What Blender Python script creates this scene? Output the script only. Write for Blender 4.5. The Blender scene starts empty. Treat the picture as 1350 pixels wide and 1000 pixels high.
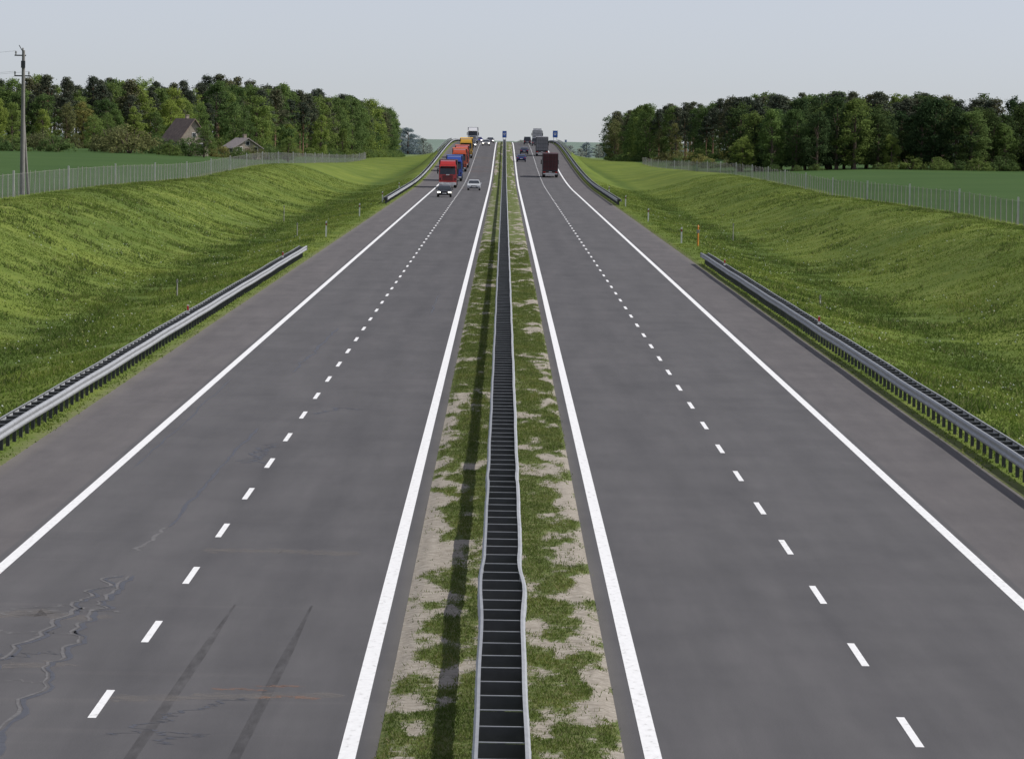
import bpy, math, random
import numpy as np
from mathutils import Vector, Matrix
random.seed(7); RNG=np.random.default_rng(11)
scene=bpy.context.scene
scene.view_settings.view_transform='Standard'; scene.view_settings.look='None'
scene.view_settings.exposure=0
COL=scene.collection
SUN_EL=math.radians(47); SUN_AZ=math.radians(90)

# ---------------------------------------------------------------- noise
TAB=np.random.default_rng(3).random((256,256))
def vn(x,y,s=0):
    x=np.asarray(x,float)+s*17.3; y=np.asarray(y,float)+s*9.1
    xi=np.floor(x).astype(int); yi=np.floor(y).astype(int)
    fx=x-xi; fy=y-yi; fx=fx*fx*(3-2*fx); fy=fy*fy*(3-2*fy)
    a=TAB[xi&255,yi&255]; b=TAB[(xi+1)&255,yi&255]; c=TAB[xi&255,(yi+1)&255]; d=TAB[(xi+1)&255,(yi+1)&255]
    return (a*(1-fx)+b*fx)*(1-fy)+(c*(1-fx)+d*fx)*fy
def fbm(x,y,s=0,o=4):
    x=np.asarray(x,float); y=np.asarray(y,float)
    t=0;a=.5;n=0
    for i in range(o):
        c,sn=math.cos(.6+i*1.1),math.sin(.6+i*1.1)
        t=t+a*vn((x*c-y*sn)*2**i,(x*sn+y*c)*2**i,s+i); n+=a; a*=.5
    return t/n
def ss(a,b,x):
    u=np.clip((np.asarray(x,float)-a)/(b-a),0,1); return u*u*(3-2*u)

# ---------------------------------------------------------------- terrain shape
def rise(y):
    return 4.7*ss(780,1450,y)-4.7*ss(1500,2300,y)-13*ss(2100,3900,y)
def terr(x,y):
    x=np.asarray(x,float); y=np.asarray(y,float); ax=np.abs(x)
    r=rise(y)
    z0=np.where(x<0,2.75,2.3)+.35*(fbm(x/90,y/140,5)-.5)*2
    near=1-ss(38,75,ax)
    top=z0*(1-.95*near*ss(850,1420,y)) - 13*ss(2100,3900,y)- 2.3*ss(1500,2100,y)
    top=top-.5*near*(ss(500,650,y))
    ditch=np.minimum(-1.05, r-1.05)*(1-ss(850,1400,y))+(-.6-13*ss(2100,3900,y))*ss(850,1400,y)
    w=ss(13.9,20.3,ax); z=(r)*(1-w)+ditch*w
    u=ss(21.6,35,ax); z=z*(1-u)+top*u
    b=ss(13.2,15,ax)
    bump=(fbm(x/2.1,y/3.4,1)-.5)*.08+(fbm(x/14,y/60,2)-.5)*.14
    z=z+bump*b*(1-.75*ss(34,37,ax))
    under=1-ss(12.45,12.62,ax)
    return z-.09*under+.012*(1-under)*(1-b)

# ---------------------------------------------------------------- mesh helpers
def fast(name,V,F,mats,smooth=False,parent=None,link=True,matidx=None):
    V=np.asarray(V,np.float32); F=np.asarray(F,np.int32)
    me=bpy.data.meshes.new(name); k=F.shape[1]
    me.vertices.add(len(V)); me.vertices.foreach_set('co',V.ravel())
    me.loops.add(F.size); me.loops.foreach_set('vertex_index',F.ravel())
    me.polygons.add(len(F)); me.polygons.foreach_set('loop_start',np.arange(0,F.size,k,dtype=np.int32))
    try: me.polygons.foreach_set('loop_total',np.full(len(F),k,np.int32))
    except Exception: pass
    if matidx is not None: me.polygons.foreach_set('material_index',np.asarray(matidx,np.int32))
    me.polygons.foreach_set('use_smooth',np.full(len(F),smooth))
    for m in mats: me.materials.append(m)
    me.update(calc_edges=True); me.validate()
    if not link: return me
    o=bpy.data.objects.new(name,me); COL.objects.link(o)
    if parent: o.parent=parent
    return o
def grid(name,xs,ys,zf,mats,smooth=True,attr=None):
    X,Y=np.meshgrid(xs,ys); Z=zf(X,Y)
    V=np.stack([X,Y,Z],-1).reshape(-1,3); n=len(xs); m=len(ys)
    i,j=np.meshgrid(np.arange(n-1),np.arange(m-1)); a=(j*n+i).ravel()
    F=np.stack([a,a+1,a+n+1,a+n],1)
    o=fast(name,V,F,mats,smooth)
    if attr is not None:
        at=o.data.attributes.new('g','FLOAT','POINT'); at.data.foreach_set('value',attr(X,Y).ravel().astype(np.float32))
    return o
class MB:
    def __init__(s): s.v=[];s.f=[];s.m=[]
    def add(s,vs,fs,m):
        b=len(s.v); s.v+=[tuple(map(float,v)) for v in vs]
        for f in fs: s.f.append([b+i for i in f]); s.m.append(m)
    def box(s,c,d,m=0,tx=1,ty=1):
        x,y,z=c; a,b,h=d[0]/2,d[1]/2,d[2]/2
        vs=[(x-a,y-b,z-h),(x+a,y-b,z-h),(x+a,y+b,z-h),(x-a,y+b,z-h),(x-a*tx,y-b*ty,z+h),(x+a*tx,y-b*ty,z+h),(x+a*tx,y+b*ty,z+h),(x-a*tx,y+b*ty,z+h)]
        s.add(vs,[(3,2,1,0),(4,5,6,7),(0,1,5,4),(1,2,6,5),(2,3,7,6),(3,0,4,7)],m)
    def cyl(s,p,q,r0,r1,m=0,n=12):
        p=Vector(p);q=Vector(q);d=(q-p).normalized(); a=d.orthogonal().normalized(); b=d.cross(a)
        vs=[]
        for c,r in((p,r0),(q,r1)):
            for i in range(n):
                t=2*math.pi*i/n; vs.append(c+a*math.cos(t)*r+b*math.sin(t)*r)
        fs=[(i,(i+1)%n,n+(i+1)%n,n+i) for i in range(n)]+[tuple(range(n))[::-1],tuple(range(n,2*n))]
        s.add(vs,fs,m)
    def prism(s,prof,hw,m=0):
        n=len(prof)
        L=[(-hw(z),y,z) for y,z in prof]; R=[(hw(z),y,z) for y,z in prof]
        s.add(L+R,[tuple(range(n)),tuple(range(2*n-1,n-1,-1))]+[(i,n+i,n+(i+1)%n,(i+1)%n) for i in range(n)],m)
    def quad(s,a,b,c,d,m): s.add([a,b,c,d],[(0,1,2,3)],m)
    def out(s,name,mats,bevel=0,parent=None,smooth=False,fix=True):
        me=bpy.data.meshes.new(name); me.from_pydata(s.v,[],s.f)
        for m in mats: me.materials.append(m)
        for p,i in zip(me.polygons,s.m): p.material_index=i; p.use_smooth=smooth
        if fix:
            import bmesh
            bm=bmesh.new(); bm.from_mesh(me); bmesh.ops.recalc_face_normals(bm,faces=bm.faces); bm.to_mesh(me); bm.free()
        o=bpy.data.objects.new(name,me); COL.objects.link(o)
        if bevel:
            md=o.modifiers.new('b','BEVEL'); md.width=bevel; md.segments=2; md.limit_method='ANGLE'
        if parent: o.parent=parent
        return o

# ---------------------------------------------------------------- materials
def newmat(name):
    m=bpy.data.materials.new(name); m.use_nodes=True; nt=m.node_tree; nt.nodes.clear()
    o=nt.nodes.new('ShaderNodeOutputMaterial'); return m,nt,o
def N(nt,t,**k):
    n=nt.nodes.new(t)
    for a,b in k.items(): setattr(n,a,b)
    return n
def ramp(nt,fac,stops,interp='LINEAR'):
    r=N(nt,'ShaderNodeValToRGB'); r.color_ramp.interpolation=interp
    e=r.color_ramp.elements
    while len(e)<len(stops): e.new(.5)
    for i,(p,c) in enumerate(stops): e[i].position=p; e[i].color=(*c,1)
    nt.links.new(fac,r.inputs[0]); return r.outputs[0]
def noise(nt,scale,detail=4,vec=None,rough=.6,stretch=None):
    n=N(nt,'ShaderNodeTexNoise'); n.inputs['Scale'].default_value=scale; n.inputs['Detail'].default_value=detail; n.inputs['Roughness'].default_value=rough
    g=N(nt,'ShaderNodeNewGeometry').outputs['Position'] if vec is None else vec
    if stretch:
        mp=N(nt,'ShaderNodeVectorMath',operation='MULTIPLY'); mp.inputs[1].default_value=stretch
        nt.links.new(g,mp.inputs[0]); g=mp.outputs[0]
    nt.links.new(g,n.inputs['Vector']); return n.outputs['Fac']
def mixc(nt,f,a,b,mode='MIX'):
    m=N(nt,'ShaderNodeMix',data_type='RGBA',blend_type=mode)
    for s,i in((f,0),(a,6),(b,7)):
        if hasattr(s,'is_linked') or hasattr(s,'links'): nt.links.new(s,m.inputs[i])
        elif i==0: m.inputs[0].default_value=s
        else: m.inputs[i].default_value=(*s,1)
    return m.outputs[2]
def mr(nt,v,a,b,c=0,d=1):
    m=N(nt,'ShaderNodeMapRange'); m.inputs[1].default_value=a;m.inputs[2].default_value=b;m.inputs[3].default_value=c;m.inputs[4].default_value=d
    nt.links.new(v,m.inputs[0]); return m.outputs[0]
def math2(nt,op,a,b=None):
    m=N(nt,'ShaderNodeMath',operation=op)
    for i,s in enumerate((a,b)):
        if s is None: continue
        if isinstance(s,(int,float)): m.inputs[i].default_value=s
        else: nt.links.new(s,m.inputs[i])
    return m.outputs[0]
def pbsdf(nt,o,col,rough=.6,metal=0,spec=.5,bump=None,bd=.02):
    b=N(nt,'ShaderNodeBsdfPrincipled')
    if isinstance(col,tuple): b.inputs['Base Color'].default_value=(*col,1)
    else: nt.links.new(col,b.inputs['Base Color'])
    b.inputs['Roughness'].default_value=rough; b.inputs['Metallic'].default_value=metal; b.inputs['Specular IOR Level'].default_value=spec
    if bump is not None:
        bp=N(nt,'ShaderNodeBump'); bp.inputs['Distance'].default_value=bd; bp.inputs['Strength'].default_value=.6
        nt.links.new(bump,bp.inputs['Height']); nt.links.new(bp.outputs[0],b.inputs['Normal'])
    nt.links.new(b.outputs[0],o.inputs[0]); return b
def simple(name,col,rough=.5,metal=0,spec=.5,var=.15,scale=3):
    m,nt,o=newmat(name); n=noise(nt,scale,4)
    c=ramp(nt,n,[(.3,tuple(x*(1-var) for x in col)),(.7,tuple(min(1,x*(1+var)) for x in col))])
    pbsdf(nt,o,c,rough,metal,spec); return m
def emis(name,col,st):
    m,nt,o=newmat(name); e=N(nt,'ShaderNodeEmission'); e.inputs[0].default_value=(*col,1); e.inputs[1].default_value=st
    nt.links.new(e.outputs[0],o.inputs[0]); return m

def asphalt():
    m,nt,o=newmat('asphalt')
    g=N(nt,'ShaderNodeNewGeometry'); sp=N(nt,'ShaderNodeSeparateXYZ'); nt.links.new(g.outputs['Position'],sp.inputs[0])
    ax=math2(nt,'ABSOLUTE',sp.outputs[0])
    base=ramp(nt,noise(nt,1,5,stretch=(.9,.035,1)),[(.3,(.070,.068,.070)),(.7,(.090,.087,.088))])
    w=math2(nt,'SINE',math2(nt,'MULTIPLY',math2(nt,'SUBTRACT',ax,2.6),2*math.pi/1.9))
    base=mixc(nt,mr(nt,w,-1,1,0,.2),base,(.112,.108,.108))
    base=mixc(nt,mr(nt,ax,5.9,6.2,0,.25),base,(.102,.099,.099))
    sh=mr(nt,ax,9.95,10.02)
    shc=ramp(nt,noise(nt,1.2,5,stretch=(1,.08,1)),[(.3,(.096,.089,.089)),(.7,(.116,.108,.106))])
    base=mixc(nt,sh,base,shc)
    edge=mr(nt,ax,12.1,12.6); base=mixc(nt,math2(nt,'MULTIPLY',edge,noise(nt,2.5,4)),base,(.17,.155,.13))
    e2=mr(nt,ax,1.95,1.7); base=mixc(nt,math2(nt,'MULTIPLY',e2,.5),base,(.13,.12,.10))
    st=ramp(nt,noise(nt,.35,6,stretch=(1,.5,1)),[(.42,(1,1,1)),(.75,(.82,.82,.83))])
    base=mixc(nt,1.0,base,st,'MULTIPLY')
    st2=ramp(nt,noise(nt,.6,5,rough=.7,stretch=(1.6,.10,1)),[(.35,(.92,.92,.92)),(.5,(1,1,1)),(.68,(1.10,1.09,1.09))])
    base=mixc(nt,1.0,base,st2,'MULTIPLY')
    tr=ramp(nt,noise(nt,1,3,stretch=(.06,.9,1)),[(.60,(1,1,1)),(.68,(1.08,1.07,1.06))])
    base=mixc(nt,mr(nt,sp.outputs[0],0,-2,0,1),base,mixc(nt,1.0,base,tr,'MULTIPLY'))
    gr=ramp(nt,noise(nt,45,2),[(.3,(.76,.76,.76)),(.7,(1.24,1.24,1.24))])
    base=mixc(nt,1.0,base,gr,'MULTIPLY')
    pbsdf(nt,o,base,.85,0,.25,bump=noise(nt,60,2),bd=.004); return m
def paint():
    m,nt,o=newmat('road_paint')
    c=ramp(nt,noise(nt,9,6,stretch=(1,.3,1)),[(.25,(.42,.41,.39)),(.42,(.72,.72,.71)),(.8,(.82,.82,.81))])
    pbsdf(nt,o,c,.6,0,.3); return m
def medmat():
    m,nt,o=newmat('median_soil')
    a=N(nt,'ShaderNodeAttribute',attribute_name='g')
    sand=ramp(nt,noise(nt,6,6),[(.3,(.20,.175,.14)),(.55,(.31,.28,.235)),(.75,(.40,.37,.32))])
    grass=ramp(nt,noise(nt,3.5,6),[(.3,(.065,.09,.024)),(.5,(.10,.13,.036)),(.62,(.15,.155,.065)),(.75,(.22,.20,.13))])
    f=math2(nt,'ADD',a.outputs['Fac'],math2(nt,'MULTIPLY',math2(nt,'SUBTRACT',noise(nt,7,6,rough=.7,stretch=(1,.5,1)),.5),1.3))
    c=mixc(nt,mr(nt,f,.40,.60),sand,grass)
    pbsdf(nt,o,c,.95,0,.1,bump=noise(nt,14,5),bd=.05); return m
def landmat():
    m,nt,o=newmat('grassland')
    g=N(nt,'ShaderNodeNewGeometry'); sp=N(nt,'ShaderNodeSeparateXYZ'); nt.links.new(g.outputs['Position'],sp.inputs[0])
    ax=math2(nt,'ABSOLUTE',sp.outputs[0])
    c=ramp(nt,noise(nt,.45,7,rough=.65,stretch=(1,.5,1)),[(.28,(.082,.123,.024)),(.45,(.108,.152,.030)),(.6,(.134,.176,.040)),(.78,(.19,.205,.072))])
    c2=ramp(nt,noise(nt,.09,6,stretch=(1,.35,1)),[(.35,(.76,.80,.8)),(.65,(1.18,1.10,1.0))])
    c=mixc(nt,1.0,c,c2,'MULTIPLY')
    axn=math2(nt,'ADD',ax,math2(nt,'MULTIPLY',math2(nt,'SUBTRACT',noise(nt,.12,4),.5),5))
    d=math2(nt,'SUBTRACT',1.0,mr(nt,math2(nt,'ABSOLUTE',math2(nt,'SUBTRACT',axn,20.6)),.2,2.2))
    c=mixc(nt,math2(nt,'MULTIPLY',d,.6),c,(.045,.08,.018))
    fld=ramp(nt,noise(nt,1,4,stretch=(.05,.02,1)),[(.3,(.042,.082,.024)),(.7,(.056,.100,.030))])
    c=mixc(nt,mr(nt,ax,37.2,38.5),c,fld)
    vg=ramp(nt,noise(nt,3,5),[(.35,(.17,.155,.10)),(.6,(.09,.12,.032))])
    c=mixc(nt,mr(nt,ax,13.1,12.6),c,vg)
    c=mixc(nt,mr(nt,sp.outputs[1],1900,3200,0,.85),c,(.17,.22,.19))  # distance haze painted into the ground colour, greyer farther along the road
    pbsdf(nt,o,c,.95,0,.05,bump=noise(nt,2.2,6),bd=.05); return m
def leafmat(name,cols,tr=.3,patch=None,ditch=False):
    m,nt,o=newmat(name); g=N(nt,'ShaderNodeNewGeometry')
    c=ramp(nt,g.outputs['Random Per Island'],[(i/(len(cols)-1),c) for i,c in enumerate(cols)])
    if patch:
        v=ramp(nt,noise(nt,patch,6,stretch=(1,.4,1)),[(.34,(.68,.76,.72)),(.5,(.95,.97,.95)),(.66,(1.2,1.12,1.05))])
    else:
        oi=N(nt,'ShaderNodeObjectInfo')
        v=ramp(nt,oi.outputs['Random'],[(0,(.66,.74,.78)),(.5,(1,1,1)),(1,(1.32,1.2,.95))])
    c=mixc(nt,1.0,c,v,'MULTIPLY')
    if ditch:
        sp=N(nt,'ShaderNodeSeparateXYZ'); nt.links.new(g.outputs['Position'],sp.inputs[0]); ax=math2(nt,'ABSOLUTE',sp.outputs[0])
        axn=math2(nt,'ADD',ax,math2(nt,'MULTIPLY',math2(nt,'SUBTRACT',noise(nt,.12,4),.5),5))
        dd=math2(nt,'SUBTRACT',1.0,mr(nt,math2(nt,'ABSOLUTE',math2(nt,'SUBTRACT',axn,20.6)),.2,2.2))
        c=mixc(nt,math2(nt,'MULTIPLY',dd,.5),c,(.06,.10,.022))
    d=N(nt,'ShaderNodeBsdfDiffuse'); t=N(nt,'ShaderNodeBsdfTranslucent'); mx=N(nt,'ShaderNodeMixShader'); mx.inputs[0].default_value=tr
    nt.links.new(c,d.inputs[0]); nt.links.new(c,t.inputs[0]); nt.links.new(d.outputs[0],mx.inputs[1]); nt.links.new(t.outputs[0],mx.inputs[2])
    nt.links.new(mx.outputs[0],o.inputs[0]); return m

M_ASP=asphalt(); M_PAINT=paint(); M_MED=medmat(); M_LAND=landmat()
M_GRASS=leafmat('grass_blades',[(.105,.155,.028),(.132,.188,.038),(.16,.215,.050),(.23,.235,.095)],.4,patch=.14,ditch=True)
M_TALL=leafmat('tall_grass',[(.055,.095,.022),(.08,.125,.03),(.11,.15,.04),(.19,.19,.09)],.35,patch=.2)
M_GRASSD=leafmat('grass_verge',[(.075,.11,.024),(.11,.15,.034),(.14,.175,.046),(.25,.23,.13)],.35,patch=.6)
M_GALV=simple('galvanized_steel',(.37,.38,.385),.5,.45,.5,.12,1.5)
M_GALVD=simple('dark_steel',(.06,.063,.068),.65,.2,.4,.25,2)  # dark tone; on guardrail spacer plates it stands for their shade
M_POST=simple('concrete_grey',(.30,.29,.27),.85,0,.2,.15,4)
M_BLACK=simple('rubber_black',(.018,.018,.018),.7)
M_GLASS=simple('dark_glass',(.02,.025,.03),.08,0,.8,.1)
M_WHITE=simple('white_plastic',(.75,.75,.73),.5)
M_RED=simple('red_reflector',(.55,.03,.02),.4)
M_ORANGE=simple('orange_plastic',(.62,.24,.03),.5)
M_BARK=simple('bark',(.13,.10,.08),.95,0,.1,.3,6)
M_PBARK=simple('pine_bark',(.24,.15,.10),.95,0,.1,.3,6)
M_LAMP=emis('headlamp_lit',(1,.95,.82),5)

# ---------------------------------------------------------------- ground + roads
YS=np.concatenate([np.arange(-60,700,2.0),np.arange(700,2400,10.0),np.arange(2400,9001,150.0)])
side=np.concatenate([[12.4,12.62,13.2],np.arange(13.8,38.5,.7),[40,44,50,58,68,80,100,130,180,260,400,700,1200,2500,5000]])
XS=np.concatenate([-side[::-1],[-6,0,6],side])
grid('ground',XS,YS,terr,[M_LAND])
YR=YS[YS<2300]
def rz(off): return lambda X,Y: rise(Y)+off
for sgn in(-1,1):
    xs=np.array(sorted([sgn*1.7,sgn*6,sgn*10,sgn*12.6]))
    grid('motorway_road',xs,YR,rz(0),[M_ASP])
def medg(X,Y):
    ax=np.abs(X)
    n=fbm(X*2.2,Y*.42,7,5); n2=fbm(X*.5,Y*.07,8,3)
    v=.5+(n-.5)*2.5+(n2-.5)*1.2+.24-.60*ss(.8,1.6,ax)*(1-.62*ss(105,180,Y))+.15*ss(100,200,Y)
    return np.clip(v,0,1)
ym=np.concatenate([np.arange(60,240,.3),np.arange(240,700,1.0),np.arange(700,2300,10.0)])
def medz(X,Y):
    e=1-ss(1.5,1.7,np.abs(X))
    return rise(Y)+.004+e*(.02+.05*fbm(X*1.5,Y*.8,4)+.03*medg(X,Y))
grid('median_strip',np.linspace(-1.72,1.72,36),ym,medz,[M_MED],attr=medg)

# markings
mb=MB()
def strip(x0,x1,ys,off=.004):
    zs=rise(ys); n=len(ys)
    vs=[(x0,y,z+off) for y,z in zip(ys,zs)]+[(x1,y,z+off) for y,z in zip(ys,zs)]
    mb.add(vs,[(i,n+i,n+i+1,i+1) for i in range(n-1)],0)
for s in(-1,1):
    strip(s*2.12-.12,s*2.12+.12,YR); strip(s*9.72-.115,s*9.72+.115,YR)
    y0=79.3 if s>0 else 81.3
    for k in range(-6,120):
        a=y0+12*k; w=.062 if a<400 else .075
        strip(s*5.97-w,s*5.97+w,np.array([a,a+4.05]))
mb.out('road_markings',[M_PAINT],fix=False)

# cracks & scuffs on the left carriageway (thin laid sheets)
M_SEAL=simple('crack_sealant',(.052,.053,.060),.5,0,.4,.3,5)
M_CRK=simple('crack_dust',(.128,.125,.125),.9,0,.2,.3,5)
def dustm(name,col,lo,hi,st,a=.42,b_=.7):
    m,nt,o=newmat(name); b=N(nt,'ShaderNodeBsdfDiffuse'); b.inputs[0].default_value=(*col,1)
    t=N(nt,'ShaderNodeBsdfTransparent'); x=N(nt,'ShaderNodeMixShader')
    nt.links.new(mr(nt,noise(nt,5,6,stretch=st),a,b_,lo,hi),x.inputs[0]); nt.links.new(t.outputs[0],x.inputs[1]); nt.links.new(b.outputs[0],x.inputs[2]); nt.links.new(x.outputs[0],o.inputs[0]); return m
def ribbon(b,pts,w,off,m,wig=.0,seed=0,sub=18):
    P=[]
    for (x0,y0),(x1,y1) in zip(pts[:-1],pts[1:]):
        for i in range(sub):
            t=i/sub; P.append((x0+(x1-x0)*t,y0+(y1-y0)*t))
    P.append(pts[-1]); n=len(P)
    L=[];R=[]
    for i,(x,y) in enumerate(P):
        a=P[max(0,i-1)];c=P[min(n-1,i+1)]; dx,dy=c[0]-a[0],c[1]-a[1]; l=math.hypot(dx,dy) or 1
        nx,ny=-dy/l,dx/l
        o=(float(fbm(i*.45+seed*7,seed*3.1,seed,4))-.5)*2*wig; ww=w*(.15+1.5*float(fbm(i*.7,seed*2.3,seed+2,2)))/2
        if i in(0,n-1): ww*=.1
        zz=float(rise(y))+off
        L.append((x+nx*(o+ww),y+ny*(o+ww),zz)); R.append((x+nx*(o-ww),y+ny*(o-ww),zz))
    b.add(L+R,[(i,n+i,n+i+1,i+1) for i in range(n-1)],m)
cr=MB()
ribbon(cr,[(-6.96,70),(-7.03,87),(-7.13,98),(-7.0,107)],.10,.003,0,.3,1,26)
ribbon(cr,[(-7.07,70),(-7.12,87),(-7.24,98),(-7.09,107)],.06,.0045,1,.28,1,26)
ribbon(cr,[(-8.3,84),(-7.96,90),(-7.57,100.8),(-7.3,107)],.07,.003,0,.35,3)
ribbon(cr,[(-8.4,84),(-8.06,90),(-7.67,100.8),(-7.4,107)],.06,.0045,1,.33,3)
ribbon(cr,[(-9.6,94.5),(-8.6,95),(-7.6,94.6),(-7.1,95)],.14,.003,1,.7,4)
ribbon(cr,[(-9.7,90.5),(-8.9,91),(-8.1,90.6),(-7.2,91.2)],.10,.003,0,.7,44)
ribbon(cr,[(-9.7,86.5),(-8.8,86),(-7.9,86.6),(-7.1,86.4)],.12,.003,1,.7,5)
ribbon(cr,[(-7.9,98.5),(-7.4,99.5),(-6.9,98.8)],.14,.003,1,.6,15)
ribbon(cr,[(-9.2,97),(-8.4,99.5),(-7.7,100.3)],.10,.003,1,.6,16)
ribbon(cr,[(-7.4,113),(-7.2,120)],.09,.003,1,.2,6)
ribbon(cr,[(-7.15,120),(-7.1,138),(-7.0,160)],.09,.003,0,.14,7)
ribbon(cr,[(-6.7,143),(-6.3,146),(-6.5,149),(-6.2,152)],.12,.003,0,.5,8)
ribbon(cr,[(-6.2,143),(-6.6,147),(-6.2,150)],.12,.0045,0,.4,9)
ribbon(cr,[(-5.4,79),(-4.9,81),(-4.5,83),(-3.9,84.5)],.07,.003,0,.5,10)
ribbon(cr,[(-4.9,78),(-4.6,79.5),(-4.2,79)],.09,.003,0,.5,11)
ribbon(cr,[(-5.6,168),(-5.0,172),(-4.3,171)],.15,.003,0,.4,12)
ribbon(cr,[(-7.4,196),(-7.2,215),(-7.1,240)],.09,.003,0,.2,13)
ribbon(cr,[(-3.4,260),(-3.3,290)],.07,.003,0,.2,14); ribbon(cr,[(-9.3,140),(-9.2,190)],.05,.003,0,.2,17)
cr.out('road_crack',[M_SEAL,M_CRK],fix=False)
sk=MB()
for x0,x1 in((-5.07,-4.85),(-3.66,-3.46)):
    vs=[];ysk=np.linspace(66,101,18)
    for i,y in enumerate(ysk):
        x=x0+(x1-x0)*(y-76)/22; w=.085*(1-.75*ss(90,101,y)); vs+= [(x-w,y,.002),(x+w,y,.002)]
    sk.add(vs,[(2*i,2*i+1,2*i+3,2*i+2) for i in range(17)],0)
sk.out('tyre_mark',[dustm('tyre_rubber_mark',(.05,.049,.05),.0,.36,(1.2,.12,1),.3,.75)],fix=False)
du=MB()
ribbon(du,[(-6.1,113.6),(-4.5,113.8),(-2.9,113.3)],1.1,.0025,0,.2,21)
ribbon(du,[(-6.0,84.0),(-4.4,84.6),(-2.4,85.2)],.8,.0025,0,.2,22)
ribbon(du,[(-9.7,97.5),(-8.2,98.5),(-7.0,97.5)],1.3,.0025,0,.2,23)
ribbon(du,[(-9.7,89.5),(-8.2,88.5),(-7.0,89.5)],1.0,.0025,0,.2,26)
ribbon(du,[(-4.42,85.7),(-4.0,85.9),(-3.65,85.6)],.24,.0035,1,.2,24)
ribbon(du,[(-3.7,84.5),(-3.2,84.9),(-2.75,84.5)],.22,.0035,1,.2,25)
ribbon(du,[(-3.7,86.2),(-3.4,86.5),(-3.1,86.3)],.2,.0035,1,.2,27)
du.out('road_stain',[dustm('pale_scuff',(.24,.22,.20),0,.7,(.4,3,1)),dustm('orange_scuff',(.38,.19,.11),.05,.6,(1,6,1))],fix=False)

# ---------------------------------------------------------------- guardrails
PROF=[(0,.44),(.02,.45),(.05,.50),(.05,.535),(.005,.575),(.005,.615),(.05,.655),(.05,.705),(.02,.745),(-.025,.75),(-.025,.738)]
M_RT=simple('rung_top',(.27,.28,.29),.5,.3)
def guardrail(xc,half,y0,y1,bend=None,zf=rise):
    b=MB(); ys=[];y=y0
    while y<y1:
        ys.append(y); y+= 1.0 if y<160 else (2.0 if y<420 else 8.0)
    ys.append(y1); ys=np.array(ys); zz=zf(ys)
    for sd in(-1,1):
        n=len(ys);P=len(PROF);vs=[]
        for i,y in enumerate(ys):
            bx,bz=(bend(sd,y) if bend else (0,0))
            for d,h in PROF: vs.append((xc+sd*(half+d-.015)+bx,y,zz[i]+h+bz))
        fs=[(i*P+k,i*P+k+1,(i+1)*P+k+1,(i+1)*P+k) for i in range(n-1) for k in range(P-1)]
        b.add(vs,fs,0)
        for e in(0,n-1):
            bx,bz=(bend(sd,ys[e]) if bend else (0,0))
            b.box((xc+sd*half+bx,ys[e]+(-.03 if e==0 else .03),zz[e]+.6+bz),(.1,.05,.31),0)
        y=y0+3.5
        while y<min(y1,420):
            bx,bz=(bend(sd,y) if bend else (0,0)); z=float(zf(y))
            b.box((xc+sd*(half+.037)+bx,y,z+.68+bz),(.008,.32,.045),0); b.box((xc+sd*(half+.037)+bx,y,z+.518+bz),(.008,.32,.03),0)
            y+=4.0
    y=y0+.5
    while y<y1:
        z=float(zf(y)); l=bend(-1,y) if bend else(0,0); r=bend(1,y) if bend else(0,0)
        xl=xc-half+.02+l[0]; xr=xc+half-.02+r[0]; zb=(l[1]+r[1])/2
        j=random.uniform(-.008,.008); q=random.uniform(-.03,.03)
        b.box(((xl+xr)/2,y+q,z+.60+zb),(xr-xl,.012,.20),1)  # spacer plate, its backlit shade put into the dark colour
        b.box(((xl+xr)/2,y+q+.03,z+.712+zb+j),(xr-xl,.07,.012),2)
        b.box(((xl+xr)/2,y+q+.06,z+.28),(.10,.055,.62),1)
        y+=2.0
    return b.out('guardrail',[M_GALV,M_GALVD,M_RT])
def bump(y,c,w): return math.exp(-((y-c)/w)**2)
def medbend(sd,y):
    x=sd*.05*bump(y,97,4)-sd*.012*bump(y,103.5,1.2)-.03*bump(y,101,3)
    x+=-.02*bump(y,128,1.6)+(.012*bump(y,112,3) if sd>0 else 0)
    x+=.005*math.sin(y*.21)+.003*math.sin(y*.53+sd)
    z=-.03*bump(y,101.5,1.5)*(1 if sd<0 else .6)-.02*bump(y,127,1.2)
    return x,z
guardrail(0,.34,40,2000,medbend)
guardrail(-13.15,.24,60,366,lambda s,y:(.012*math.sin(y*.11),.006*math.sin(y*.3)))
guardrail(13.15,.24,60,366,lambda s,y:(.012*math.sin(y*.13),.006*math.sin(y*.27)))
guardrail(-13.15,.24,620,1900); guardrail(13.15,.24,640,1900)

# delineators
def delineator(x,y,h=1.0):
    z=float(terr(x,y)); b=MB()
    b.add([(x-.06,y-.04,z-.15),(x+.06,y-.04,z-.15),(x+.05,y+.06,z-.15),(x-.05,y+.06,z-.15),
           (x-.06,y-.04,z+h-.05),(x+.06,y-.04,z+h),(x+.05,y+.06,z+h),(x-.05,y+.06,z+h-.05)],
          [(3,2,1,0),(4,5,6,7),(0,1,5,4),(1,2,6,5),(2,3,7,6),(3,0,4,7)],0)
    b.box((x,y-.055,z+h-.27),(.10,.02,.2),1); b.box((x,y-.068,z+h-.27),(.045,.01,.14),2)
    b.out('delineator_post',[M_WHITE,M_BLACK,M_RED])
for s in(-1,1):
    for y in(433,533,633,733): delineator(s*13.75,y,h=1.25)
    for y in(133,233,333):
        x=s*13.15; b=MB(); b.box((x,y,.92),(.10,.04,.36),0,.8); b.box((x,y-.028,.96),(.085,.012,.18),1); b.box((x,y,.75),(.16,.06,.02),0); b.out('rail_reflector',[M_WHITE,M_RED])
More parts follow.
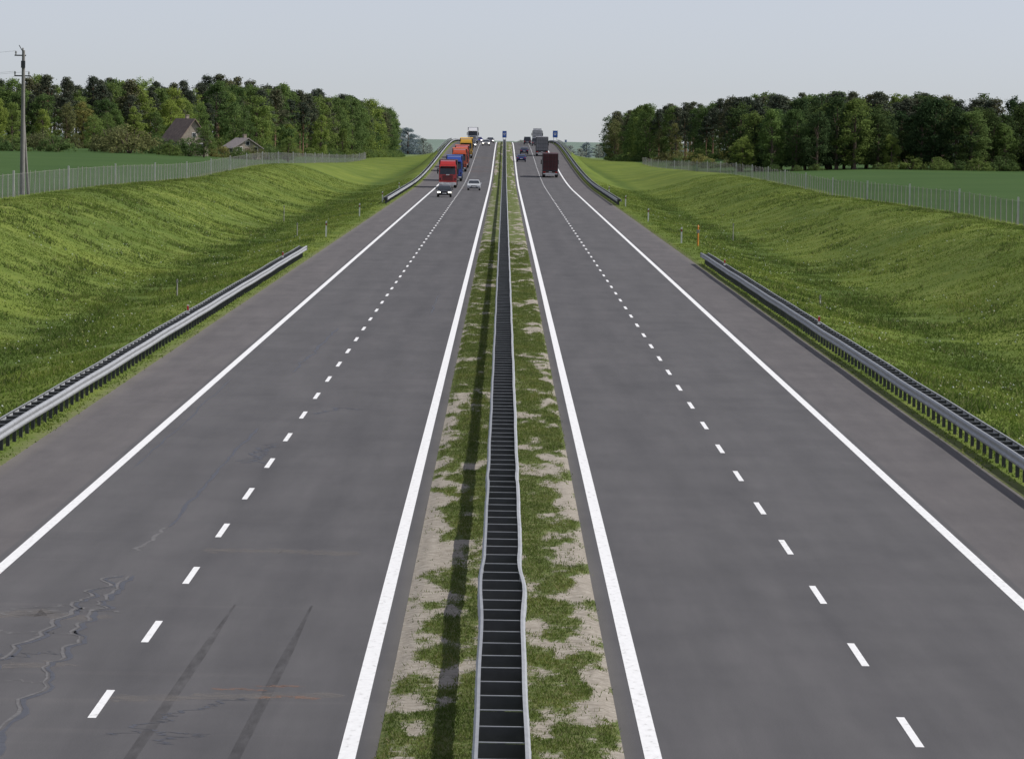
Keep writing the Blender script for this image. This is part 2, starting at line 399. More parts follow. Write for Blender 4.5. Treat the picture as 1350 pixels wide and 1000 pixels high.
b=MB(); zz=float(terr(14.75,425)); b.cyl((14.75,425,zz-.1),(14.75,425,zz+1.45),.07,.06,0); b.cyl((14.75,425,zz+1.45),(14.75,425,zz+1.6),.09,.02,0); b.box((14.75,424.9,zz+1.1),(.22,.03,.26),1); b.out('marker_post',[M_ORANGE,M_POST])
for x,y,h in((-16.8,455,1.1),(-17.5,300,.9),(20.5,500,1.6),(-22,560,1.6),(17,300,.5)):
    z=float(terr(x,y)); b=MB(); b.cyl((x,y,z-.1),(x,y,z+h),.045,.035,0); b.box((x,y-.05,z+h-.12),(.12,.02,.16),0); b.out('marker_stake',[M_POST,M_BARK])

# ---------------------------------------------------------------- fences
def fmesh():
    m,nt,o=newmat('wire_mesh'); b=N(nt,'ShaderNodeBsdfDiffuse'); b.inputs[0].default_value=(.15,.155,.16,1)
    t=N(nt,'ShaderNodeBsdfTransparent'); x=N(nt,'ShaderNodeMixShader')
    nt.links.new(mr(nt,noise(nt,.3,3),.3,.7,.12,.30),x.inputs[0]); nt.links.new(t.outputs[0],x.inputs[1]); nt.links.new(b.outputs[0],x.inputs[2]); nt.links.new(x.outputs[0],o.inputs[0]); return m
M_FM=fmesh(); M_FP=simple('fence_post_pale',(.55,.54,.51),.8)
for s in(-1,1):
    b=MB(); fx=lambda y: s*(37+.4*math.sin(y/60)); ys=np.arange(150,1500,5.0)
    P=[(fx(y),y,float(terr(fx(y),y))) for y in ys]
    for i,(x,y,z) in enumerate(P):
        big=i%11==(7 if s>0 else 0); hj=random.uniform(-.1,.1)
        if big: b.box((x,y,z+.95),(.14,.14,2.1),2); b.cyl((x,y,z+1.6),(x,y+1.6,z),.035,.035,1,6)
        else: b.cyl((x,y,z-.1),(x+hj*.5,y,z+1.80+hj),.036,.030,1,6)
        if i<len(P)-1:
            q=P[i+1]
            b.quad((x,y,z+.05),(q[0],q[1],q[2]+.05),(q[0],q[1],q[2]+1.7),(x,y,z+1.7),0)
            b.cyl((x,y,z+1.72),(q[0],q[1],q[2]+1.72),.01,.01,1,4)
    b.out('wire_fence',[M_FM,M_POST,M_FP],fix=False)

# utility pole
x,y=-37.9,440; z=float(terr(x,y)); b=MB()
b.cyl((x,y,z-.5),(x-.05,y,z+11.3),.22,.12,0,14)
b.cyl((x+.45,y+.5,z-.4),(x,y,z+6.5),.11,.09,0,10)
b.box((x-.1,y,z+9.3),(1.3,.1,.1),1); b.box((x-.3,y,z+10.9),(.9,.1,.1),1)
for dx,hh in((-.7,9.35),(.4,9.35),(-.65,10.95),(-.1,11.2)):
    b.cyl((x+dx,y,z+hh),(x+dx,y,z+hh+.3),.045,.045,2,8); b.cyl((x+dx,y,z+hh+.12),(x+dx,y,z+hh+.18),.08,.08,2,8); b.cyl((x+dx,y,z+hh+.22),(x+dx,y,z+hh+.26),.07,.07,2,8)
b.box((x-.05,y-.2,z+10.2),(.32,.3,.55),1); b.cyl((x-.05,y,z+11.1),(x-.4,y,z+11.7),.035,.035,1,6)
for dx,hh in((-.7,9.65),(.4,9.65),(-.65,11.25)):
    pr=None
    for i in range(13):
        t=i/12; p=(x+dx-62*t,y+40*t,z+hh-4*1.6*t*(1-t))
        if pr: b.cyl(pr,p,.008,.008,1,4)
        pr=p
b.out('utility_pole',[simple('pole_concrete',(.22,.21,.195),.9,0,.2),M_GALVD,M_POST])

# ---------------------------------------------------------------- signs
M_BLUE=simple('sign_blue',(.02,.10,.42),.4)
def sign(x,y,w,h,zb):
    z=float(rise(y)); b=MB()
    for dx in(-w*.3,w*.3): b.cyl((x+dx,y+.06,z-.3),(x+dx,y+.06,z+zb+h*.9),.05,.05,1,8)
    b.box((x,y,z+zb+h/2),(w,.05,h),0); b.box((x,y-.03,z+zb+h/2),(w-.12,.012,h-.12),2); b.box((x,y-.04,z+zb+h*.62),(w*.55,.01,h*.1),0); b.box((x,y-.04,z+zb+h*.4),(w*.4,.01,h*.1),0)
    b.out('traffic_sign',[M_WHITE,M_GALV,M_BLUE])
sign(-.05,1400,1.1,1.7,1.5); sign(13.0,1440,1.3,1.8,1.6); sign(14.2,1300,.5,.6,1.4)
for s in(-1,1):
    b=MB()
    for i in range(40):
        yy=1180+i*8; zz=float(rise(yy)); b.box((s*14.1,yy,zz+.35),(.06,.06,1.3),0)
        if i<39:
            z2=float(rise(yy+8))
            for hh in(.55,.95): b.cyl((s*14.1,yy,zz+hh),(s*14.1,yy+8,z2+hh),.03,.03,0,5)
    b.out('bridge_railing',[M_GALV])

# ---------------------------------------------------------------- vehicles
def place(o,x,y,face):
    o.location=(x,y,float(rise(y))+.004); sl=math.atan((float(rise(y+4))-float(rise(y-4)))/8)
    o.rotation_euler=(sl if face<0 else -sl,0,0 if face<0 else math.pi)
def paintm(name,c): 
    m,nt,o=newmat(name); p=pbsdf(nt,o,ramp(nt,noise(nt,2,3),[(.3,tuple(v*.9 for v in c)),(.7,c)]),.3,.15,.5); p.inputs['Coat Weight'].default_value=.6; return m
def wheel(b,x,y,r,w,mt,mr_):
    b.cyl((x-w/2,y,r),(x+w/2,y,r),r,r,mt,20); b.cyl((x-w/2-.012,y,r),(x+w/2+.012,y,r),r*.6,r*.6,mr_,14)
def car(x,y,face,col,lamps=False,kind='sedan'):
    b=MB(); L=4.5; H=1.45
    if kind=='van': H=1.95
    def hw(z):
        bl=.92 if kind!='van' else 1.1
        if z<.35: return .86
        if z<=bl: return .89
        return .89-.24*(z-bl)/(H-bl) if kind!='van' else .89-.12*(z-bl)/(H-bl)
    if kind=='van': pf=[(-2.3,.3),(-2.35,.55),(-2.3,.85),(-1.6,1.08),(-.95,1.85),(-.6,1.95),(2.1,1.93),(2.3,1.1),(2.35,.5),(2.25,.3)]
    else: pf=[(-2.12,.25),(-2.22,.45),(-2.2,.68),(-2.0,.8),(-1.15,.92),(-.45,1.36),(-.1,1.44),(.7,1.44),(1.05,1.38),(1.75,1.0),(2.15,.95),(2.25,.7),(2.2,.4),(2.05,.25)]
    b.prism(pf,hw,0)
    if kind=='van': ws=[(-1.55,1.13),(-1.0,1.80)]; rw=[(2.12,1.85),(2.28,1.2)]; sw=[(-1.35,1.15),(-.85,1.75),(1.9,1.75),(2.1,1.15)]
    else: ws=[(-1.1,.95),(-.5,1.33)]; rw=[(1.1,1.35),(1.68,1.04)]; sw=[(-.95,.97),(-.4,1.33),(.95,1.35),(1.5,1.0)]
    e=.012
    (a0,z0),(a1,z1)=ws
    b.quad((-hw(z0)+.1,a0-e,z0+e),(hw(z0)-.1,a0-e,z0+e),(hw(z1)-.08,a1-e,z1+e),(-hw(z1)+.08,a1-e,z1+e),1)
    (a0,z0),(a1,z1)=rw
    b.quad((-hw(z0)+.1,a0+e,z0+e),(hw(z0)-.1,a0+e,z0+e),(hw(z1)-.12,a1+e,z1+e),(-hw(z1)+.12,a1+e,z1+e),1)
    for s in(-1,1):
        b.add([(s*(hw(zz)+e),yy,zz) for yy,zz in sw],[(0,1,2,3)],1)
        b.box((s*.98,-.85,.98),(.2,.12,.14),0)
        for wy in(-1.38,1.38): wheel(b,s*.77,wy,.32,.24,2,3)
        b.box((s*.66,pf[1][0]+.03,.62),(.36,.12,.15),4); b.box((s*.68,2.25 if kind!='van' else 2.36,.78),(.3,.06,.16),5)
    b.box((0,pf[1][0]-.01,.60),(.8,.05,.14),2); b.box((0,pf[1][0]-.005,.36),(1.1,.05,.13),2); b.box((0,pf[1][0]-.03,.47),(.5,.02,.11),6)
    b.box((0,2.26 if kind!='van' else 2.37,.62),(.5,.02,.12),6); b.box((0,2.22,.38),(1.5,.08,.16),2)
    o=b.out('car' if kind!='van' else 'minivan',[paintm('car_paint',col),M_GLASS,M_BLACK,M_GALV,M_LAMP if lamps else M_WHITE,M_RED,M_WHITE],bevel=.025)
    place(o,x,y,face)
def truck(x,y,face,cab,trail,name='lorry',lamps=False,Lt=13.0,ht=3.95,low=None):
    b=MB(); c0=-8.2
    hw=lambda z:1.24 if z<2.2 else 1.24-.05*(z-2.2)
    b.prism([(c0,.45),(c0-.06,1.0),(c0,1.9),(c0+.28,3.0),(c0+.5,3.25),(c0+2.2,3.3),(c0+2.2,.7)],hw,0)
    b.prism([(c0+.55,3.27),(c0+1.1,3.75),(c0+2.1,3.9),(c0+2.1,3.31)],lambda z:1.1-.1*(z-3.3),0)
    e=.015
    b.quad((-1.12,c0-.005-e,1.93),(1.12,c0-.005-e,1.93),(1.08,c0+.24-e,2.85),(-1.08,c0+.24-e,2.85),1)
    b.box((0,c0+.1,3.0),(2.1,.35,.14),2)
    for k in range(5): b.box((0,c0-.075,1.72-.15*k),(1.5,.04,.075),2)
    b.box((0,c0-.075,1.86),(.5,.03,.1),5)
    b.box((0,c0-.05,.62),(2.45,.22,.38),6 if low is None else 7); b.box((0,c0-.17,.55),(.52,.02,.12),5)
    for s in(-1,1):
        b.box((s*.92,c0-.165,.66),(.42,.05,.2),4); b.box((s*1.05,c0-.07,1.25),(.16,.06,.3),2)
        b.box((s*1.42,c0+.25,2.35),(.16,.12,.75),2); b.box((s*1.30,c0+.3,2.68),(.2,.05,.05),2)
        b.add([(s*(1.24+e),c0+.35,1.75),(s*(1.24+e),c0+.42,2.7),(s*(1.24+e),c0+1.15,2.7),(s*(1.24+e),c0+1.15,1.75)],[(0,1,2,3)],1)
        for wy in(c0+1.1,c0+4.6): wheel(b,s*1.05,wy,.5,.34,2,6)
        for wy in(3.2,4.5,5.8): wheel(b,s*1.05,wy-.6,.48,.36,2,6)
        b.box((s*1.1,c0+2.9,.75),(.3,1.2,.5),6); b.box((s*1.18,-.6,.75),(.05,5,.45),6)
    t0=c0+2.75; t1=t0+Lt
    b.box((0,(t0+t1)/2,(1.15+ht)/2),(2.52,Lt,ht-1.15),3)
    for s in(-1,1):
        for yy in (t0,t1): b.box((s*1.235,yy,(1.12+ht)/2),(.08,.06,ht-1.1),6)
        k=t0+1
        while k<t1: b.box((s*1.263,k,(1.3+ht)/2),(.012,.05,ht-1.4),6); k+=1.6
    b.box((0,(t0+t1)/2,1.08),(2.3,Lt-.1,.16),2)
    for yy in(t0,t1): b.box((0,yy,ht-.03),(2.54,.07,.09),6); b.box((0,yy,1.15),(2.54,.07,.14),6)
    r=t1+.035
    b.box((0,r,2.55),(.03,.03,ht-1.5),2)
    for dx in(-.75,-.35,.35,.75): b.cyl((dx,r+.02,1.25),(dx,r+.02,ht-.15),.018,.018,6,6)
    for zz in(1.8,2.6,3.3): b.box((0,r+.005,zz),(2.2,.02,.03),2)
    b.box((0,t1-.1,.62),(2.4,.1,.16),5); b.box((0,t1-.05,.92),(.5,.03,.12),5)
    for s in(-1,1): b.box((s*1.0,t1-.02,.9),(.4,.06,.16),8); b.box((s*1.05,t1-.9,.55),(.5,.02,.6),2)
    o=b.out(name,[paintm('cab_paint',cab),M_GLASS,M_BLACK,simple('tarpaulin',trail,.55,0,.4,.18,.8),M_LAMP if lamps else M_WHITE,M_WHITE,M_GALVD,M_WHITE,M_RED],bevel=.03)
    place(o,x,y+8 if face<0 else y+6,face)
car(-7.35,690,-1,(.015,.017,.02),True)
truck(-8.0,792,-1,(.42,.02,.015),(.09,.03,.03),low=1)
truck(-7.8,868,-1,(.02,.06,.30),(.03,.09,.35))
truck(-7.8,968,-1,(.45,.07,.02),(.62,.13,.03))
truck(-7.7,1010,-1,(.5,.06,.03),(.5,.10,.05))
truck(-7.7,1120,-1,(.55,.30,.02),(.72,.40,.02))
truck(-7.9,1390,-1,(.7,.7,.7),(.75,.75,.75))
car(-4.15,770,-1,(.55,.57,.58),False)
car(-4.4,1330,-1,(.3,.3,.3),True); car(-3.6,1420,-1,(.1,.1,.12),True); car(-7.4,1290,-1,(.2,.2,.22),True); car(-6.6,1440,-1,(.05,.05,.3),True)
truck(7.6,925,1,(.2,.02,.02),(.075,.018,.02))
truck(7.8,1165,1,(.3,.3,.3),(.22,.22,.23))
truck(8.4,1430,1,(.6,.6,.6),(.5,.5,.5),ht=3.3)
car(3.3,1090,1,(.02,.04,.16)); car(4.2,1190,1,(.02,.03,.08)); car(5.6,1380,1,(.03,.03,.04),kind='van'); car(7.4,1345,1,(.12,.12,.13),kind='van')

# ---------------------------------------------------------------- grass blades
def tufts(name,px,py,h,w,nb,mat,zfun,spread):
    n=len(px); K=nb
    bx=np.repeat(px,K)+RNG.normal(0,spread,n*K); by=np.repeat(py,K)+RNG.normal(0,spread,n*K)
    bz=zfun(bx,by)-.01; hh=np.repeat(h,K)*RNG.uniform(.5,1.1,n*K); ww=w*RNG.uniform(.6,1.3,n*K)
    a=RNG.uniform(0,np.pi,n*K); dx=np.cos(a)*ww; dy=np.sin(a)*ww
    lx=RNG.normal(0,.55,n*K)*hh; ly=RNG.normal(0,.55,n*K)*hh
    V=np.stack([np.stack([bx-dx,by-dy,bz],1),np.stack([bx+dx,by+dy,bz],1),np.stack([bx+lx,by+ly,bz+hh],1)],1).reshape(-1,3)
    F=np.arange(len(V)).reshape(-1,3)
    return fast(name,V,F,[mat])
n=180000; px=RNG.uniform(-1.68,1.68,n); u=RNG.random(n); py=72*(420/72)**(u)
k=(medg(px,py)+RNG.normal(0,.22,n)>.60); px=px[k];py=py[k]
tufts('median_grass',px,py,RNG.uniform(.02,.085,len(px))*(1+.3*(py>150)),.010,3,M_GRASSD,medz,.035)
n=280000; u=RNG.random(n); py=140*(900/140)**u; px=RNG.uniform(12.75,36.8,n)*RNG.choice([-1,1],n)
k=(np.abs(px)<.0945*py+1)&((fbm(px/2.2,py/3.5,12,3)+RNG.normal(0,.16,n))>.42); px=px[k];py=py[k]
hh=RNG.uniform(.05,.17,len(px))*(.4+1.1*fbm(px/5,py/12,14,3)); hh=np.where(np.abs(px)<13.8,hh*.6,hh)
tufts('bank_grass',px,py,hh,.032,4,M_GRASS,terr,.16)
n=60000; u=RNG.random(n); py=145*(800/145)**u; px=RNG.uniform(14,36.5,n)*RNG.choice([-1,1],n)
dd=np.exp(-((np.abs(px)-20.6)/1.6)**2)*.17+.05*np.exp(-((np.abs(px)-36)/1.2)**2)
k=(np.abs(px)<.0945*py+1)&((fbm(px/3,py/9,41,4)+dd)>.62); px=px[k];py=py[k]
tufts('tall_grass',px,py,RNG.uniform(.14,.38,len(px)),.03,5,M_TALL,terr,.13)
n=4200; py=150*(650/150)**RNG.random(n); px=RNG.uniform(14.5,33,n)*RNG.choice([-1,1],n)
k=(np.abs(px)<.094*py)&(fbm(px/4,py/9,31,3)>.53); px=px[k];py=py[k]; pz=terr(px,py)+RNG.uniform(.1,.22,len(px)); s=RNG.uniform(.02,.055,len(px))
V=np.stack([np.stack([px-s,py,pz],1),np.stack([px,py-s,pz+.01],1),np.stack([px+s,py,pz],1),np.stack([px,py,pz+s*1.3],1)],1).reshape(-1,3)
fast('wild_flowers',V,np.arange(len(V)).reshape(-1,4),[leafmat('petals',[(.60,.60,.55),(.5,.5,.38),(.5,.46,.15)],.2)])

# ---------------------------------------------------------------- trees
def cloud(C,R,n,size,rng,flat=1.0):
    c=np.repeat(C,n,0); r=np.repeat(R,n)[:,None]
    d=rng.normal(0,1,c.shape); d/=np.linalg.norm(d,axis=1)[:,None]; rad=rng.random(len(c))[:,None]**.45*rng.choice([1,1,1,1.3],len(c))[:,None]
    p=c+d*rad*r*np.array([1,1,flat])
    nrm=d*.8+np.array([0,0,.35])+rng.normal(0,.6,c.shape); nrm/=np.linalg.norm(nrm,axis=1)[:,None]
    a=np.cross(nrm,rng.normal(0,1,c.shape)); a/=np.linalg.norm(a,axis=1)[:,None]
    b=np.cross(nrm,a)
    s=size*rng.uniform(.6,1.3,len(c))[:,None]
    return np.stack([p-a*s,p-b*s*.6,p+a*s,p+b*s*.6],1).reshape(-1,3)
def treeproto(name,kind,seed,leaf):
    rng=np.random.default_rng(seed); random.seed(seed); b=MB()
    if kind=='pine':
        H=15; C=[];R=[]; lean=rng.uniform(-.4,.4,2)
        for i in range(72):
            t=rng.random()**.75; z=H*(.42+.55*t); rr=(1-t**2.6)*2.3+.35; a=rng.uniform(0,6.28); q=rr*rng.uniform(.1,1)**.8
            C.append((q*math.cos(a)+lean[0]*t,q*math.sin(a)+lean[1]*t,z)); R.append(rng.uniform(.6,1.1))
        C=np.array(C);R=np.array(R); V=cloud(C,R,52,.17,rng,.6)
        b.cyl((0,0,-.4),(.1,.05,H*.55),.22,.14,1,8); b.cyl((.1,.05,H*.55),(lean[0]*.8,lean[1]*.8,H*.95),.14,.03,1,6)
    elif kind=='bush':
        H=4; C=[];R=[]
        for i in range(46):
            a=rng.uniform(0,6.28); q=2.4*math.sqrt(rng.random()); z=H*(1-(q/2.9)**2)*rng.uniform(.12,.85)
            C.append((q*math.cos(a),q*math.sin(a),z)); R.append(rng.uniform(.4,.9))
        C=np.array(C);R=np.array(R); V=cloud(C,R,60,.13,rng,.8)
        for i in range(5): a=i*1.26; b.cyl((0,0,-.2),(1.2*math.cos(a),1.2*math.sin(a),2.6),.09,.03,1,5)
    else:
        H=13; C=[];R=[]; wr=rng.uniform(2.6,3.4); ph=rng.uniform(0,6.28,3)
        for i in range(125):
            z=rng.uniform(.10,.97); prof=math.sin(math.pi*min(1,max(0,(z-.03)/.99))**.85)**.62
            a=rng.uniform(0,6.28); rr=wr*prof*(1+.2*math.sin(2*a+ph[0])+.16*math.sin(3*a+ph[1]+z*6))
            q=rr*rng.uniform(.2,1)**.5
            C.append((q*math.cos(a),q*math.sin(a),z*H*(1+.04*math.sin(a+ph[2])))); R.append(rng.uniform(.5,1.1))
        C=np.array(C);R=np.array(R); V=cloud(C,R,56,.165,rng,.75)
        b.cyl((0,0,-.4),(0,0,H*.4),.3,.22,1,10); b.cyl((0,0,H*.4),(.2,0,H*.85),.22,.05,1,8)
    order=np.argsort(rng.random(len(C)))[:16]
    for i in order:
        c=C[i]
        if kind!='bush': b.cyl((0,0,max(1.2,c[2]*.72)),tuple(c),.09,.025,1,5)
    F=[list(range(i,i+4)) for i in range(0,len(V),4)]
    base=len(b.v); b.v+= [tuple(map(float,v)) for v in V]; b.f+=[[base+j for j in f] for f in F]; b.m+=[0]*len(F)
    me=bpy.data.meshes.new(name); me.from_pydata(b.v,[],b.f); me.materials.append(leaf); me.materials.append(M_PBARK if kind=='pine' else M_BARK)
    me.polygons.foreach_set('material_index',b.m); me.update(); return me
L_LIGHT=leafmat('leaves_spring',[(.15,.215,.06),(.20,.275,.08),(.24,.31,.095)],.45)
L_MID=leafmat('leaves_mid',[(.092,.145,.048),(.125,.185,.062),(.16,.215,.075)],.4)
L_DARK=leafmat('leaves_dark',[(.042,.072,.032),(.060,.096,.040),(.084,.120,.048)],.3)  # shade of the backlit right-hand forest is put into this dark leaf colour
L_OLIVE=leafmat('leaves_olive',[(.15,.165,.07),(.19,.20,.08),(.23,.235,.10)],.38)
L_PINE=leafmat('pine_needles',[(.068,.084,.056),(.090,.106,.070),(.118,.120,.086)],.15)  # needle colour includes a little blue for distance haze
L_FAR=leafmat('leaves_hazy',[(.22,.27,.28),(.26,.31,.32),(.30,.34,.35)],.2)  # aerial haze put into the leaf colour: paler and bluer
PR={}
for k,l in(('light',L_LIGHT),('mid',L_MID),('dark',L_DARK),('olive',L_OLIVE)):
    PR[k]=[treeproto('deciduous_tree_mesh','dec',100+i+len(k)*7,l) for i in range(3)]
PR['pine']=[treeproto('pine_tree_mesh','pine',200+i,L_PINE) for i in range(4)]
PR['bush']=[treeproto('bush_mesh','bush',300+i,L_MID) for i in range(2)]
PR['bushl']=[treeproto('bush_mesh','bush',310+i,L_OLIVE) for i in range(2)]
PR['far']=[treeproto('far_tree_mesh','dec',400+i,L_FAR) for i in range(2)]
HT={'pine':15.,'bush':4.,'bushl':4.}
random.seed(21)
def tree(kind,x,y,h,parent=None,name=None,wide=1.0):
    me=random.choice(PR[kind]); o=bpy.data.objects.new(name or me.name.replace('_mesh','').split('.')[0],me); COL.objects.link(o)
    s=h/HT.get(kind,13.); o.scale=(s*wide*random.uniform(.9,1.15),s*wide*random.uniform(.9,1.15),s); o.rotation_euler=(0,0,random.uniform(0,6.28))
    o.location=(x,y,float(terr(x,y))-.1)
    if parent: o.parent=parent
    return o
def empty(n):
    e=bpy.data.objects.new(n,None); COL.objects.link(e); return e
U=random.uniform
F1=empty('distant_forest')
def front(X):
    return float(np.interp(-X,[36,42,55,75,95,140],[1850,1560,1330,1190,1150,1120]))
for x in np.arange(-135,-38,3.6):
    f=front(x)
    for row in range(6):
        if row==0: kd=random.choice(['light','light','mid','olive','light']); h=U(7,12)
        elif row==1: kd=random.choice(['mid','light','light','pine']); h=U(10.5,13.8)
        else: kd=random.choice(['pine','pine','pine','mid','light']); h=U(12.6,16.0)
        if x>-58: h*=1.1
        dy=row*14+U(-6,6)
        tree(kd,x+U(-1.8,1.8),f+dy,h,F1,wide=U(.95,1.2))
    tree(random.choice(['bush','bushl']),x+U(-1,1),f-6,U(2.5,4.2),F1,wide=1.3)
for y in np.arange(1300,2050,12):
    xx=-(40+max(0,(1560-y))*.09)
    tree(random.choice(['mid','pine','light','mid']),xx-U(0,3),y+U(-4,4),U(13,17),F1); tree('pine',xx-U(4,9),y,U(15,18),F1)
    tree('bush',xx+1.5,y,3,F1,wide=1.3)
for x,y,h,k,w in((-71,1060,6.5,'bushl',1.3),(-75,1075,6.8,'bushl',1.1),(-66,1070,4.4,'bush',1.2),(-84,1050,4.0,'bush',1.4),(-88,1060,5,'bushl',1.2),(-57.0,1062,6.0,'mid',1.5),(-60,1068,4.6,'bush',1.3),
    (-95,1040,4,'bush',1.3),(-98,1050,5,'bushl',1.3),(-92,1045,3.5,'bush',1.4),(-80,1090,7,'light',1.2),(-48,1130,3.5,'bush',1.2),(-42.5,1100,4.8,'mid',1.6),(-52,1090,3.0,'bush',1.3),(-63,1055,3.2,'bush',1.3),(-49,1100,3.4,'bushl',1.2),(-55,1095,3.2,'bushl',1.2)):
    tree(k,x,y,h,None,'shrub' if 'bush' in k else 'deciduous_tree',w)
F2=empty('distant_forest')
for x in np.arange(46,135,3.7):
    for row in range(5):
        kd=random.choice(['dark','dark','mid','dark']) if row<3 else random.choice(['pine','pine','dark'])
        h=(U(9.5,13.4) if row<3 else U(12.5,15.0))
        if row==0 and x<50: kd='light'; h=11.5
        if row==0 and random.random()<.12: kd='light'; h=U(6,10)
        tree(kd,x+U(-1.6,1.6),1035+row*11+U(-4,4)+max(0,(50-x))*3,h,F2,wide=U(1.1,1.35))
    if random.random()<.7: tree('bush',x+U(-1,1),1030+U(-4,3),U(1.4,3.6),F2,wide=1.4)
F3=empty('distant_forest')
for x in np.arange(38,110,2.8):
    f=float(np.interp(x,[38,45,60,75],[1880,1640,1480,1420]))
    for row in range(5):
        kd=random.choice(['pine','pine','pine','mid']) if row>0 else random.choice(['pine','mid','olive','mid']); h=U(14.0,17.5) if row>0 else U(8,14)
        tree(kd,x+U(-1.4,1.4),f+row*14+U(-5,5),h,F3)
    tree(random.choice(['bush','bushl']),x,f-10,U(2.5,4.5),F3,wide=1.4)
for y in np.arange(1640,2100,14): tree(random.choice(['pine','mid']),41+U(0,4),y,U(14,17),F3); tree('bush',39.5,y,3,F3,wide=1.3)
for x,y,h in((46,1250,2.6),(51,1240,3.9),(56,1300,3.2),(44,1400,2.8),(49,1380,3.4)): tree('bushl' if x%2 else 'bush',x,y,h,None,'shrub',1.4)
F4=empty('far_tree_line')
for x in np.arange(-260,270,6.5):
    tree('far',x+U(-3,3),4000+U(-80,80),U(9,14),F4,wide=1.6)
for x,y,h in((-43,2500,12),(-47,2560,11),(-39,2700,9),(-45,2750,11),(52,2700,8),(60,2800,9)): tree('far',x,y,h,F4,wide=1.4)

# ---------------------------------------------------------------- houses
M_BRICK=simple('brick_wall',(.28,.24,.20),.9,0,.2,.2,2); M_ROOF=simple('roof_tiles',(.24,.18,.15),.85,0,.2,.25,1.5)
def house(x,y,w,d,e,r,name,roof):
    p=empty(name); z=float(terr(x,y)); p.location=(x,y,z); p.rotation_euler=(0,0,.5)
    b=MB(); b.add([(-w/2,-d/2,-.5),(w/2,-d/2,-.5),(w/2,d/2,-.5),(-w/2,d/2,-.5),(-w/2,-d/2,e),(w/2,-d/2,e),(w/2,d/2,e),(-w/2,d/2,e),(0,-d/2,r-.1),(0,d/2,r-.1)],[(0,1,5,8,4),(2,3,7,9,6),(1,2,6,5),(3,0,4,7),(0,3,2,1)],0)
    b.out('walls',[M_BRICK],parent=p)
    b=MB(); o=.45; k=(r-e)/(w/2)
    for s in(-1,1):
        x1=s*(w/2+o); z1=e-k*o
        b.add([(0,-d/2-o,r),(0,d/2+o,r),(x1,d/2+o,z1),(x1,-d/2-o,z1),(0,-d/2-o,r+.18),(0,d/2+o,r+.18),(x1,d/2+o,z1+.18),(x1,-d/2-o,z1+.18)],[(0,1,2,3),(7,6,5,4),(0,4,5,1),(2,6,7,3),(1,5,6,2),(3,7,4,0)],0)
    b.out('roof',[roof],parent=p)
    b=MB(); b.box((w*.15,d*.15,r),(.6,.6,1.6),0); b.box((w*.15,d*.15,r+.85),(.75,.75,.12),0); b.out('chimney',[M_BRICK],parent=p)
    b=MB()
    for xx in(-w*.28,w*.28): b.box((xx,-d/2-.02,1.7),(1.1,.06,1.2),0); b.box((xx,-d/2-.04,1.7),(.95,.06,1.05),1)
    b.box((0,-d/2-.02,e+.9),(.9,.06,.9),0); b.box((0,-d/2-.04,e+.9),(.75,.06,.75),1)
    for yy in(-d*.25,d*.25):
        for s in(-1,1): b.box((s*(w/2+.02),yy,1.7),(.06,1.1,1.2),0); b.box((s*(w/2+.04),yy,1.7),(.06,.95,1.05),1)
    b.out('windows',[M_WHITE,M_GLASS],parent=p)
    b=MB(); b.box((0,-d/2-.02,1.0),(1.0,.08,2.0),0); b.out('door',[M_BARK],parent=p)
house(-62.3,1092,6.2,8,3.0,6.9,'brick_house',M_ROOF)
house(-52.5,1120,6,5,2.1,3.9,'farm_shed',simple('shed_roof',(.25,.22,.21),.8))

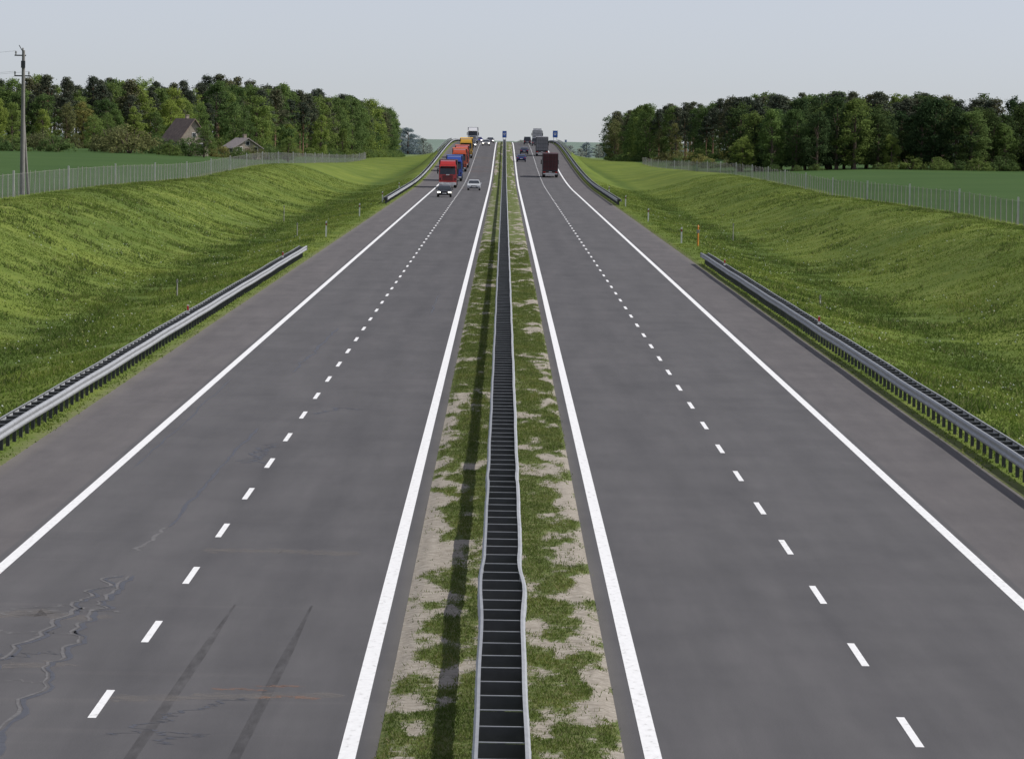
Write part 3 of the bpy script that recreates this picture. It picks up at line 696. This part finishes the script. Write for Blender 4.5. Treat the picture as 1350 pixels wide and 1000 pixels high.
# ---------------------------------------------------------------- light, sky
w=bpy.data.worlds.new('World'); scene.world=w; w.use_nodes=True; nt=w.node_tree; nt.nodes.clear()
out=N(nt,'ShaderNodeOutputWorld'); bg=N(nt,'ShaderNodeBackground'); sky=N(nt,'ShaderNodeTexSky'); sky.sky_type='NISHITA'; sky.sun_disc=False
sky.sun_elevation=SUN_EL; sky.sun_rotation=SUN_AZ; sky.air_density=1.0; sky.dust_density=1.3; sky.ozone_density=1.8
tc=N(nt,'ShaderNodeTexCoord'); sp=N(nt,'ShaderNodeSeparateXYZ'); cb=N(nt,'ShaderNodeCombineXYZ'); nt.links.new(tc.outputs['Generated'],sp.inputs[0])
zz=math2(nt,'ADD',math2(nt,'MULTIPLY',math2(nt,'MAXIMUM',sp.outputs[2],0.0),2.2),.055)
nt.links.new(sp.outputs[0],cb.inputs[0]);nt.links.new(sp.outputs[1],cb.inputs[1]);nt.links.new(zz,cb.inputs[2])
nm=N(nt,'ShaderNodeVectorMath',operation='NORMALIZE'); nt.links.new(cb.outputs[0],nm.inputs[0]); nt.links.new(nm.outputs[0],sky.inputs[0])
hs=N(nt,'ShaderNodeHueSaturation'); hs.inputs['Saturation'].default_value=.42; nt.links.new(sky.outputs[0],hs.inputs['Color'])
tint=mixc(nt,1.0,hs.outputs[0],(1.02,1.0,1.06),'MULTIPLY')
nt.links.new(tint,bg.inputs[0]); bg.inputs[1].default_value=.132; nt.links.new(bg.outputs[0],out.inputs[0])
s=Vector((math.cos(SUN_EL)*math.sin(SUN_AZ),math.cos(SUN_EL)*math.cos(SUN_AZ),math.sin(SUN_EL)))
ld=bpy.data.lights.new('sun','SUN'); ld.energy=4.1; ld.angle=math.radians(.5); ld.color=(1,.965,.92)
lo=bpy.data.objects.new('sun',ld); COL.objects.link(lo); lo.rotation_euler=s.to_track_quat('Z','Y').to_euler(); lo.location=(0,0,50)

# ---------------------------------------------------------------- camera
cd=bpy.data.cameras.new('camera'); cam=bpy.data.objects.new('camera',cd); COL.objects.link(cam); scene.camera=cam
f=7376; cd.sensor_width=36; cd.lens=f/1350*36; cd.clip_start=1; cd.clip_end=20000
yc=Vector((-10,332,-f)).normalized(); th=math.radians(1.0)
zc=Vector((math.sin(th),math.cos(th),0)); zc=(zc-yc*zc.dot(yc)).normalized(); xc=yc.cross(zc)
R=Matrix(((xc.x,xc.y,xc.z),(yc.x,yc.y,yc.z),(zc.x,zc.y,zc.z)))
cam.matrix_world=Matrix.Translation((-.1,0,8.7))@R.to_4x4()
